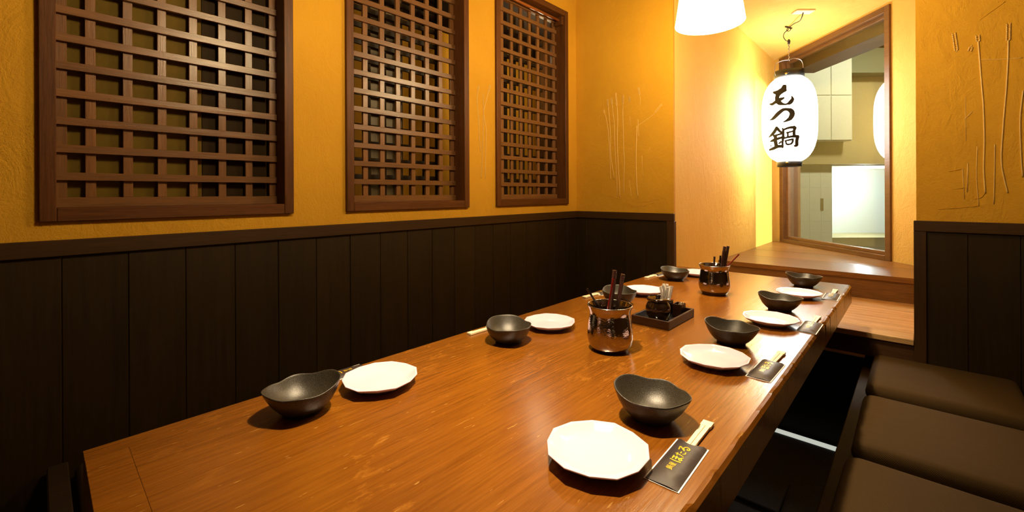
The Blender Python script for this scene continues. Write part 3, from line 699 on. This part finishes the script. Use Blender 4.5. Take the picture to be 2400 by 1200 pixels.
for i, (x, y, a, lab) in enumerate(where):
    t = thing('chopstick_sleeve', 'black paper chopstick sleeve with gold lettering ' + lab, 'chopstick sleeve', (x, y, TOP + 0.0001), math.radians(a), 'chopstick sleeves on the table')
    obj('sleeve_back', back_m, 'paper_white', t); obj('sleeve_front', front_m, 'paper_black', t); obj('lettering', text_m, 'gold_ink', t)
    ca, sa = math.cos(math.radians(a)), math.sin(math.radians(a)); oy = SLL + 0.0
    tag(obj('disposable_chopsticks', chop_m, 'chopstick_pine', None, (x - sa * oy, y + ca * oy, TOP + 0.0014), (0, 0, math.radians(a))), 'pale wooden disposable chopsticks in the sleeve ' + lab, 'chopsticks', 'disposable chopsticks in sleeves')

# hammered steel pots -------------------------------------------------
def pot_me():
    prof = [(0.0, 0.004), (0.040, 0.004), (0.048, 0.007), (0.057, 0.020), (0.0605, 0.036), (0.0595, 0.055), (0.056, 0.080), (0.0535, 0.098), (0.0535, 0.106), (0.0565, 0.115), (0.0605, 0.1225), (0.0612, 0.1240),
            (0.0622, 0.1238), (0.0618, 0.1225), (0.0580, 0.114), (0.0553, 0.106), (0.0553, 0.098), (0.058, 0.080), (0.0615, 0.055), (0.0627, 0.036), (0.059, 0.018), (0.050, 0.004), (0.046, 0.0), (0.0, 0.0)]
    return lathe_me(prof, 64, 'pot')
pot_m = pot_me()
rim_m = lathe_me([(0.0606 + 0.0014 * math.cos(a), 0.1238 + 0.0014 * math.sin(a)) for a in [2 * PI * i / 10 for i in range(11)]], 64, 'pot_rim')
def stick_me(p0, p1, w0, w1, name, grooves=False):
    p0, p1 = Vector(p0), Vector(p1); L = (p1 - p0).length; q = (p1 - p0).to_track_quat('Z', 'X')
    ts = [(0, w0), (L * 0.9, w0 + (w1 - w0) * 0.9)]
    if grooves:
        for k in range(5): b = L * 0.90 + k * 0.0042; ts += [(b, w1 * 0.97), (b + 0.0006, w1 * 0.80), (b + 0.0014, w1 * 0.80), (b + 0.002, w1 * 0.97)]
    ts += [(L, w1)]
    loops = [[tuple(q @ Vector((x * ww / 2, y * ww / 2, z))) for x, y in ((.7, 1), (1, .7), (1, -.7), (.7, -1), (-.7, -1), (-1, -.7), (-1, .7), (-.7, 1))] for z, ww in ts]
    return loops_me(loops, name, False), p0
RV = Vector((CF, SF, 0)); FV = Vector((-SF, CF, 0))
def utensil(name, pot, lat0, z0, lat1, z1, d0, d1, w0, w1, mat, label, cat, grooves=False, group=None):
    c = Vector((pot[0], pot[1], TOP)); p0 = RV * lat0 + FV * d0 + Vector((0, 0, z0)); p1 = RV * lat1 + FV * d1 + Vector((0, 0, z1))
    me, b = stick_me((0, 0, 0), p1 - p0, w0, w1, name, grooves)
    return tag(obj(name, me, mat, None, c + p0), label, cat, group)
P1, P2 = (-0.633, 1.084), (-0.646, 1.981)
for P, lab in ((P1, 'hammered steel utensil pot nearer the viewer, in the middle of the table'), (P2, 'hammered steel utensil pot farther away, toward the lantern')):
    t = thing('utensil_pot', lab, 'pot', (P[0], P[1], TOP + 0.0003), 0.4, 'hammered steel pots'); obj('body', pot_m, 'hammered_steel', t); obj('rim', rim_m, 'polished_steel', t)
G = 'serving utensils in the steel pots'
utensil('serving_chopstick', P1, -0.008, 0.006, 0.0154, 0.219, 0.0, 0.005, 0.0075, 0.0110, 'dark_rosewood', 'taller thick dark chopstick standing in the nearer steel pot', 'chopstick', True, G)
utensil('serving_chopstick', P1, 0.006, 0.006, 0.040, 0.207, 0.014, 0.010, 0.0075, 0.0110, 'dark_rosewood', 'shorter thick dark chopstick standing in the nearer steel pot', 'chopstick', True, G)
utensil('lacquer_stick', P1, -0.030, 0.006, 0.008, 0.200, -0.015, -0.010, 0.0034, 0.0040, 'red_lacquer', 'thin shiny dark red stick in the nearer steel pot', 'stick', False, G)
utensil('lacquer_stick', P1, 0.034, 0.012, -0.059, 0.164, 0.028, 0.022, 0.004, 0.0058, 'black_lacquer', 'thin dark stick leaning left out of the nearer steel pot', 'stick', False, G)
utensil('serving_chopstick', P2, 0.012, 0.006, 0.046, 0.203, 0.0, 0.0, 0.0075, 0.0110, 'dark_rosewood', 'left one of the two thick dark chopsticks in the farther steel pot', 'chopstick', True, G)
utensil('serving_chopstick', P2, 0.026, 0.006, 0.0625, 0.204, 0.004, 0.004, 0.0075, 0.0110, 'dark_rosewood', 'right one of the two thick dark chopsticks in the farther steel pot', 'chopstick', True, G)
utensil('lacquer_stick', P2, 0.013, 0.006, 0.021, 0.166, -0.012, -0.012, 0.004, 0.0058, 'black_lacquer', 'short thin black stick upright in the farther steel pot', 'stick', False, G)
utensil('lacquer_stick', P2, -0.001, 0.006, 0.011, 0.157, 0.018, 0.020, 0.004, 0.0070, 'dark_rosewood', 'shortest brown stick behind the others in the farther steel pot', 'stick', False, G)
utensil('lacquer_stick', P2, -0.040, 0.030, 0.100, 0.171, -0.014, -0.014, 0.004, 0.005, 'red_lacquer', 'thin bright red stick leaning right out of the farther steel pot', 'stick', False, G)

# condiment tray ------------------------------------------------------
tray = thing('condiment_tray', 'square dark wooden tray holding the condiment jar and toothpicks', 'tray', (-0.642, 1.456, TOP + 0.0003))
hx, hy, tt = 0.064, 0.108, 0.007
obj('tray_base', box_me(-hx + tt, hx - tt, -hy + tt, hy - tt, 0.001, 0.005), 'black_lacquer', tray)
for a in ((-hx, hx, -hy, -hy + tt), (-hx, hx, hy - tt, hy), (-hx, -hx + tt, -hy + tt, hy - tt), (hx - tt, hx, -hy + tt, hy - tt)):
    obj('tray_side', box_me(*a, 0.0, 0.028, 0.001), 'tray_wood', tray)
jar = thing('condiment_jar', 'round glossy dark brown lidded condiment jar on the tray', 'jar', (-0.650, 1.432, TOP + 0.0056))
obj('body', lathe_me([(0, 0.0), (0.026, 0.0), (0.029, 0.002), (0.037, 0.015), (0.0412, 0.030), (0.0405, 0.044), (0.036, 0.055), (0.0325, 0.060), (0.0325, 0.063), (0.030, 0.063), (0.030, 0.058), (0.0, 0.056)], 48), 'jar_glaze', jar)
lid = obj('lid', lathe_me([(0.0, 0.0620), (0.033, 0.0635), (0.0365, 0.0655), (0.0378, 0.069), (0.0365, 0.0725), (0.030, 0.0745), (0.018, 0.0735), (0.010, 0.0728), (0.0, 0.0728)], 48), 'jar_glaze', jar)
obj('knob', lathe_me([(0.0, 0.0720), (0.007, 0.073), (0.0078, 0.0765), (0.0095, 0.080), (0.0085, 0.084), (0.004, 0.0855), (0.0, 0.0857)], 24), 'jar_glaze', lid)
hold = thing('toothpick_holder', 'black square cup with red inside, filled with paper-wrapped toothpicks', 'holder', (-0.656, 1.513, TOP + 0.0056))
hh = 0.0175
for a in ((-hh, hh, -hh, -hh + 0.002), (-hh, hh, hh - 0.002, hh), (-hh, -hh + 0.002, -hh + 0.002, hh - 0.002), (hh - 0.002, hh, -hh + 0.002, hh - 0.002)):
    obj('wall', box_me(*a, 0.0, 0.052, 0.0006), 'black_lacquer', hold)
obj('base', box_me(-hh + .002, hh - .002, -hh + .002, hh - .002, 0.0002, 0.003), 'black_lacquer', hold)
q = hh - 0.0021
for a in ((-q, q, -q, -q + 0.0015), (-q, q, q - 0.0015, q), (-q, -q + 0.0015, -q + .0015, q - .0015), (q - 0.0015, q, -q + .0015, q - .0015)): obj('lining', box_me(*a, 0.0031, 0.0535), 'red_paint', hold)
wm_ = loops_me([[(x * s, y * s2, z) for x, y in ((.0032, .0008), (-.0032, .0008), (-.0032, -.0008), (.0032, -.0008))] for z, s, s2 in ((0, .8, 1), (0.03, 1, 1.6), (0.082, 1, 1.4), (0.090, 1.3, 0.6), (0.095, 1.45, 0.5))], 'wrapped', False)
for i in range(20):
    gx, gy = (i % 4 - 1.5) * 0.0066 + random.uniform(-.0012, .0012), (i // 4 - 2) * 0.0055 + random.uniform(-.0012, .0012)
    o = obj('wrapped_toothpick', wm_, 'paper_white', None, (-0.656 + gx * 0.6, 1.513 + gy * 0.6, TOP + 0.0092 + random.choice((-0.004, 0, 0.002, 0.008))), (random.uniform(-.09, .09) - gy * 12, random.uniform(-.09, .09) + gx * 12, random.uniform(0, 3)))
    tag(o, 'white paper-wrapped toothpick in the black and red holder on the tray', 'toothpick', 'wrapped toothpicks in the black holder')
bxo = thing('toothpick_box', 'small open wooden box with loose toothpicks on the tray', 'box', (-0.617, 1.528, TOP + 0.0056))
bx_, by_ = 0.0155, 0.020
for a in ((-bx_, bx_, -by_, -by_ + .003), (-bx_, bx_, by_ - .003, by_), (-bx_, -bx_ + .003, -by_ + .003, by_ - .003), (bx_ - .003, bx_, -by_ + .003, by_ - .003)):
    obj('wall', box_me(*a, 0.0, 0.042, 0.0006), 'tray_wood', bxo)
obj('base', box_me(-bx_ + .003, bx_ - .003, -by_ + .003, by_ - .003, 0.0, 0.004), 'tray_wood', bxo)
tp = tube_me([(0, 0, 0), (0, 0, 0.004), (0, 0, 0.038), (0, 0, 0.042)], [0.0004, 0.0011, 0.0011, 0.0004], 6)
for i in range(6):
    a = random.uniform(-.006, .006); b = -0.012 + i * 0.0045
    o = obj('toothpick', tp, 'chopstick_pine', None, (-0.617 + a, 1.528 + b * 0.6, TOP + 0.0102), (random.uniform(-.3, .1), random.uniform(0.05, .25) - a * 12, 0))
    tag(o, 'bare wooden toothpick in the small open box on the tray', 'toothpick', 'loose toothpicks in the wooden box')

# ------------------------------------------------------------------ pendant lamps
def pendant(x, y, label):
    t = thing('pendant_lamp', label, 'lamp', (x, y, 1.855), 0, 'pendant lamps over the table')
    obj('lamp_shade', lathe_me([(0.1362, 0.0), (0.137, 0.0), (0.104, 0.225), (0.1032, 0.225)], 64), 'shade_fabric', t)
    obj('shade_lining', lathe_me([(0.1358, 0.0005), (0.1030, 0.2245)], 64), 'shade_lining', t)
    obj('shade_ring', lathe_me([(0.1352 + 0.0015 * math.cos(a), 0.002 + 0.0015 * math.sin(a)) for a in [2 * PI * i / 8 for i in range(9)]], 64), 'switch_plate', t)
    obj('bulb', lathe_me([(0.0, 0.075), (0.02, 0.080), (0.031, 0.098), (0.030, 0.115), (0.018, 0.140), (0.013, 0.150), (0.0, 0.150)], 32), 'bulb_glass', t)
    obj('lamp_holder', lathe_me([(0.0, 0.1505), (0.016, 0.1505), (0.018, 0.165), (0.018, 0.215), (0.006, 0.235), (0.0, 0.236)], 24), 'switch_plate', t)
    V, F = [], []
    obj('spider', merge([tube_geo([(0, 0, 0.212), (0.104 * math.cos(a), 0.104 * math.sin(a), 0.222)], 0.0015, 6) for a in (0, 2 * PI / 3, 4 * PI / 3)]), 'wire_steel', t)
    obj('cord', tube_me([(0, 0, 0.233), (0, 0, 0.5), (0, 0, CEIL - 1.855 - 0.02)], 0.003, 8), 'wire_black', t)
    obj('ceiling_cup', lathe_me([(0.0, CEIL - 1.855 - 0.03), (0.04, CEIL - 1.855 - 0.025), (0.05, CEIL - 1.855 - 0.0005), (0.0, CEIL - 1.855 - 0.0005)], 24), 'switch_plate', t)
    lo = lamp('pendant_light', 'SPOT', (0, 0, 0.06), PENDANT_POWER, PENDANT_COL, 0.03, None, math.radians(76), 1.0); lo.parent = t
pendant(-0.648, 1.94, 'white conical pendant lamp shade glowing above the far part of the table')
pendant(-0.640, 0.73, 'white conical pendant lamp over the near part of the table')

# ------------------------------------------------------------------ paper lantern
LD, LL = 3.613, 2.287
lx, ly = DL(LD, LL); LZ = 1.736; LR = 0.197; LHH = 0.346
lant = thing('paper_lantern', 'large glowing white paper lantern with black Japanese lettering, hanging in the alcove', 'lantern', (lx, ly, LZ))
def lr(z):
    t = min(1.0, abs(z) / (LHH * 1.035)); return max(0.075, LR * (1 - t ** 3.0) ** (1 / 2.6))
nr = 46; prof = []
for i in range(nr * 3 + 1):
    z = -LHH + 2 * LHH * i / (nr * 3); prof.append((lr(z) - (0.0022 if i % 3 == 0 else 0.0), z))
obj('paper_body', lathe_me(prof, 72), 'lantern_paper', lant)
rt, rb = lr(LHH) + 0.012, lr(-LHH) + 0.004
def ring(r, z0, z1): return lathe_me([(r - 0.008, z0), (r, z0), (r + 0.001, (z0 + z1) / 2), (r, z1), (r - 0.008, z1), (r - 0.008, z0)], 48)
RT, RB = 0.1075, 0.0885
obj('top_ring', ring(RT, LHH - 0.010, LHH + 0.052), 'lantern_cap', lant); obj('bottom_ring', ring(RB, -LHH - 0.043, -LHH + 0.008), 'lantern_cap', lant)
fa = math.atan2(-ly, -lx)          # azimuth from lantern toward the viewer
for rr_, zz in ((RT, LHH + 0.012), (RB, -LHH - 0.012)):
    a = fa + math.radians(-10)
    obj('rivet', lathe_me([(0, 0.0045), (0.005, 0.004), (0.008, 0.002), (0.0085, 0), (0, 0)], 16), 'brass', lant, ((rr_ + 0.0012) * math.cos(a), (rr_ + 0.0012) * math.sin(a), zz), (0, PI / 2, a))
# lettering wrapped on the paper
def lantern_place(u, v, dz):
    px = 1790 + u / 6.317 - 1850.0; py = 180 + v / 6.317
    m = (LD - 0.175) / 1027.0
    off = px * m * 0.93; z = (450.5 - py) * m + CAM_Z - LZ
    z = max(-LHH, min(LHH, z)); r = lr(z) + 0.0012
    a = fa + math.asin(max(-0.99, min(0.99, off / r)))
    return (r * math.cos(a), r * math.sin(a), z)
ink = obj('lettering', merge([ribbon_geo([(a, b, c * 1.35 + 4) for a, b, c in s], 6, lantern_place) for s in MO + TSU] + [ribbon_geo([(a, b, c * 1.12 + 2) for a, b, c in s], 6, lantern_place) for s in NABE], 'lettering', False), 'lantern_ink', lant)
# wire bail, chain, hook
bz = LHH + 0.04; RVs = RV
bail = [tuple(RV * s * RT * 1.02 + Vector((0, 0, z))) for s, z in ((-1, bz - 0.02), (-1.08, bz + 0.03), (-0.95, bz + 0.075), (-0.45, bz + 0.10), (0, bz + 0.106), (0.45, bz + 0.118), (0.95, bz + 0.10), (1.08, bz + 0.04), (1, bz - 0.02))]
obj('bail_wire', tube_me(crom(bail, 5), 0.0028, 8), 'wire_steel', lant)
top = ACEIL - LZ
obj('chain', merge([tube_geo([(lxk * 0.004, 0, bz + 0.098 + k * 0.014), (0.003, 0.0, bz + 0.105 + k * 0.014), (-0.003 * lxk, 0.0, bz + 0.112 + k * 0.014)], 0.0032, 6) for k, lxk in enumerate((1, -1) * 5)]), 'wire_steel', lant)
obj('socket_clip', tube_me([(0, 0, bz + 0.235), (0.002, 0, bz + 0.26), (0.0, 0, bz + 0.275)], [0.009, 0.011, 0.006], 10), 'lantern_cap', lant)
hk = thing('ceiling_hook', 'dark metal hook and wire holding the lantern from the alcove ceiling', 'hook', (lx, ly, ACEIL - 0.0005))
obj('hook_plate', box_me(-0.045, 0.045, -0.006, 0.006, -0.010, 0.0, 0.001), 'wire_black', hk, (0, 0, 0), (0, 0, YAW + 0.5))
obj('hook_ring', tube_me([(0.014 * math.cos(a), 0.0, -0.022 + 0.014 * math.sin(a)) for a in [2 * PI * i / 16 for i in range(17)]], 0.003, 6), 'wire_black', hk)
zend = (LZ + bz + 0.265) - (ACEIL - 0.0005)
obj('loop_wire', tube_me(crom([tuple(RV * a + Vector((0, 0, z))) for a, z in ((0, -0.02), (-0.035, -0.05), (-0.042, zend * 0.75), (-0.02, zend * 1.02), (0.004, zend))], 5), 0.0035, 6), 'wire_black', hk)
ex, ey = DL(3.30, 2.20)
ce = Vector((ex - lx, ey - ly, 0))
obj('feed_cable', tube_me(crom([(0, 0, -0.012), tuple(ce * 0.35 + Vector((0, 0, -0.018))), tuple(ce * 0.8 + Vector((0, 0, -0.045))), tuple(ce + Vector((0, 0, -0.008)))], 6), 0.004, 6), 'wire_black', hk)
tag(obj('ceiling_plate', box_me(-0.07, 0.07, -0.035, 0.035, -0.010, 0.0, 0.002), 'switch_plate', None, (ex, ey, ACEIL - 0.0005), (0, 0, YAW)), 'small cream ceiling plate above the lantern where the cable enters', 'ceiling plate')
lb = lamp('lantern_bulb', 'POINT', (0, 0, 0.02), LANTERN_BULB, (1.0, 0.88, 0.66), 0.03); lb.parent = lant

# ------------------------------------------------------------------ wheat stalks pressed into the plaster
def grains(p, d, side, out, n=7, s=1.0):
    gs = []; p = Vector(p); d = Vector(d).normalized(); side = Vector(side)
    for k in range(n):
        for sg in (-1, 1):
            c = p + d * (k * 0.0062 * s) + side * sg * 0.0028 * s + Vector(out) * 0.001
            gs.append(tube_geo([c - d * .003 * s, c, c + (d + side * sg * 0.35) * .0055 * s], [0.0008, 0.0019 * s, 0.0005], 6))
    return gs
def stalk(wall, pts, rad, plane, head=0, hscale=1.0):
    """pts in (horizontal, z) on the wall; plane = function to 3-D plus outward direction"""
    P = [plane(*p) for p in pts]; out = plane.out
    geos = [tube_geo(crom(P, 4) if len(P) > 2 else P, rad, 6)] if len(P) > 1 else []
    if head:
        a = Vector(P[0]); d = (a - Vector(P[1])).normalized() if len(P) > 1 else Vector((0, 0, 1)); side = d.cross(Vector(out)).normalized()
        geos += grains(a, d, side, out, head, hscale)
    return obj('wheat_stalk', merge(geos), 'straw', wall)
class Plane:
    def __init__(s, fn, out): s.fn, s.out = fn, out
    def __call__(s, a, z): return s.fn(a, z)
pb = Plane(lambda a, z: (a, YB + 0.0115, z), (0, -1, 0)); pp = pb
pleft = Plane(lambda a, z: (pl + 0.0005, a, z), (1, 0, 0))
STALKS_BACK = [([(-1.559, 1.683), (-1.543, 1.627), (-1.531, 1.553), (-1.523, 1.459), (-1.519, 1.358), (-1.514, 1.222)], 0.0022, 3), ([(-1.531, 1.73), (-1.523, 1.646), (-1.514, 1.523), (-1.514, 1.401), (-1.486, 1.228)], 0.0022, 6), ([(-1.501, 1.736), (-1.494, 1.671), (-1.486, 1.606), (-1.482, 1.47), (-1.472, 1.285), (-1.464, 1.111)], 0.0022, 6), ([(-1.466, 1.724), (-1.463, 1.695), (-1.459, 1.617), (-1.463, 1.511), (-1.459, 1.355), (-1.451, 1.228), (-1.445, 1.107)], 0.0026, 12), ([(-1.42, 1.728), (-1.422, 1.669), (-1.42, 1.563), (-1.416, 1.423), (-1.412, 1.339), (-1.417, 1.227), (-1.416, 1.136)], 0.0026, 8), ([(-1.373, 1.732), (-1.373, 1.725)], 0.0012, 5), ([(-1.303, 1.766), (-1.299, 1.735), (-1.301, 1.694)], 0.0012, 7), ([(-1.196, 1.64), (-1.21, 1.625), (-1.26, 1.597), (-1.31, 1.572)], 0.002, 9), ([(-1.315, 1.607), (-1.312, 1.552), (-1.31, 1.497)], 0.002, 0), ([(-1.321, 1.567), (-1.327, 1.451), (-1.329, 1.314), (-1.325, 1.197), (-1.318, 1.115)], 0.003, 0), ([(-1.288, 1.373), (-1.283, 1.223)], 0.0014, 0), ([(-1.37, 1.634), (-1.368, 1.579)], 0.0014, 0), ([(-1.377, 1.219), (-1.37, 1.163), (-1.362, 1.115)], 0.0016, 0), ([(-1.245, 1.401), (-1.231, 1.423)], 0.0012, 0)]
STALKS_LEFT = [([(1.658, 1.713), (1.649, 1.657), (1.661, 1.548), (1.665, 1.438), (1.676, 1.367)], 0.002, 4), ([(1.696, 1.698), (1.699, 1.597), (1.696, 1.496), (1.684, 1.306), (1.676, 1.222)], 0.002, 0), ([(1.741, 1.722), (1.714, 1.644), (1.699, 1.586), (1.718, 1.499), (1.714, 1.375), (1.711, 1.217)], 0.002, 6)]
STALKS_PIER = [([(0.12, 1.729), (0.121, 1.719)], 0.002, 9), ([(0.183, 1.752), (0.185, 1.715), (0.192, 1.575), (0.197, 1.477), (0.199, 1.348), (0.197, 1.226), (0.201, 1.129)], 0.0042, 3), ([(0.265, 1.736), (0.264, 1.658), (0.259, 1.54), (0.251, 1.406), (0.245, 1.264), (0.253, 1.184), (0.262, 1.129)], 0.0042, 8), ([(0.303, 1.529), (0.295, 1.417), (0.297, 1.277), (0.301, 1.191)], 0.004, 0), ([(0.228, 1.325), (0.227, 1.225), (0.224, 1.085)], 0.003, 0), ([(0.152, 1.253), (0.15, 1.133)], 0.0025, 0), ([(0.137, 1.229), (0.142, 1.104)], 0.0018, 0), ([(0.179, 1.321), (0.177, 1.186), (0.183, 1.076)], 0.002, 0), ([(0.191, 1.673), (0.24, 1.664), (0.303, 1.657)], 0.0022, 0), ([(0.143, 1.435), (0.166, 1.465)], 0.002, 0), ([(0.146, 1.526), (0.147, 1.344)], 0.0012, 0), ([(0.162, 1.728), (0.165, 1.74)], 0.002, 2)]
RIDGES_BACK = [[(-1.576, 1.194), (-1.578, 1.151), (-1.551, 1.122), (-1.494, 1.111), (-1.439, 1.099), (-1.414, 1.122)], [(-1.393, 1.08), (-1.347, 1.049), (-1.274, 1.054), (-1.21, 1.075)], [(-1.296, 1.084), (-1.274, 1.077), (-1.231, 1.085), (-1.179, 1.094)], [(-1.494, 1.111), (-1.443, 1.074)], [(-1.231, 1.296), (-1.196, 1.234), (-1.179, 1.188)], [(-1.196, 1.158), (-1.169, 1.181)], [(-1.189, 1.135), (-1.162, 1.112), (-1.125, 1.112)], [(-1.148, 1.226), (-1.118, 1.209)], [(-1.635, 1.339), (-1.559, 1.317)], [(-1.245, 1.35), (-1.189, 1.354), (-1.141, 1.364)], [(-1.584, 1.748), (-1.605, 1.627), (-1.601, 1.597)], [(-1.245, 1.693), (-1.217, 1.649), (-1.203, 1.617), (-1.162, 1.596)]]
RIDGES_PIER = [[(0.188, 1.836), (0.218, 1.86), (0.256, 1.889)], [(0.099, 1.222), (0.134, 1.229)], [(0.169, 1.105), (0.191, 1.113), (0.202, 1.137)], [(0.105, 1.146), (0.14, 1.15)], [(0.063, 1.061), (0.117, 1.067), (0.18, 1.076)]]
for pts, r, hd in STALKS_BACK: stalk(wall_back, pts, r * 0.8, pb, hd, 1.1)
for pts, r, hd in STALKS_PIER: stalk(wall_pier, pts, r * 0.62, pb, hd, 1.35)
for pts, r, hd in STALKS_LEFT: stalk(wall_left, pts, r, pleft, hd, 1.0)

for wl_, rs in ((wall_back, RIDGES_BACK), (wall_pier, RIDGES_PIER)):
    for pts in rs: obj('plaster_ridge', tube_me(crom([pb(*p) for p in pts], 5) if len(pts) > 2 else [pb(*p) for p in pts], 0.0013, 6), 'ochre_plaster', wl_)
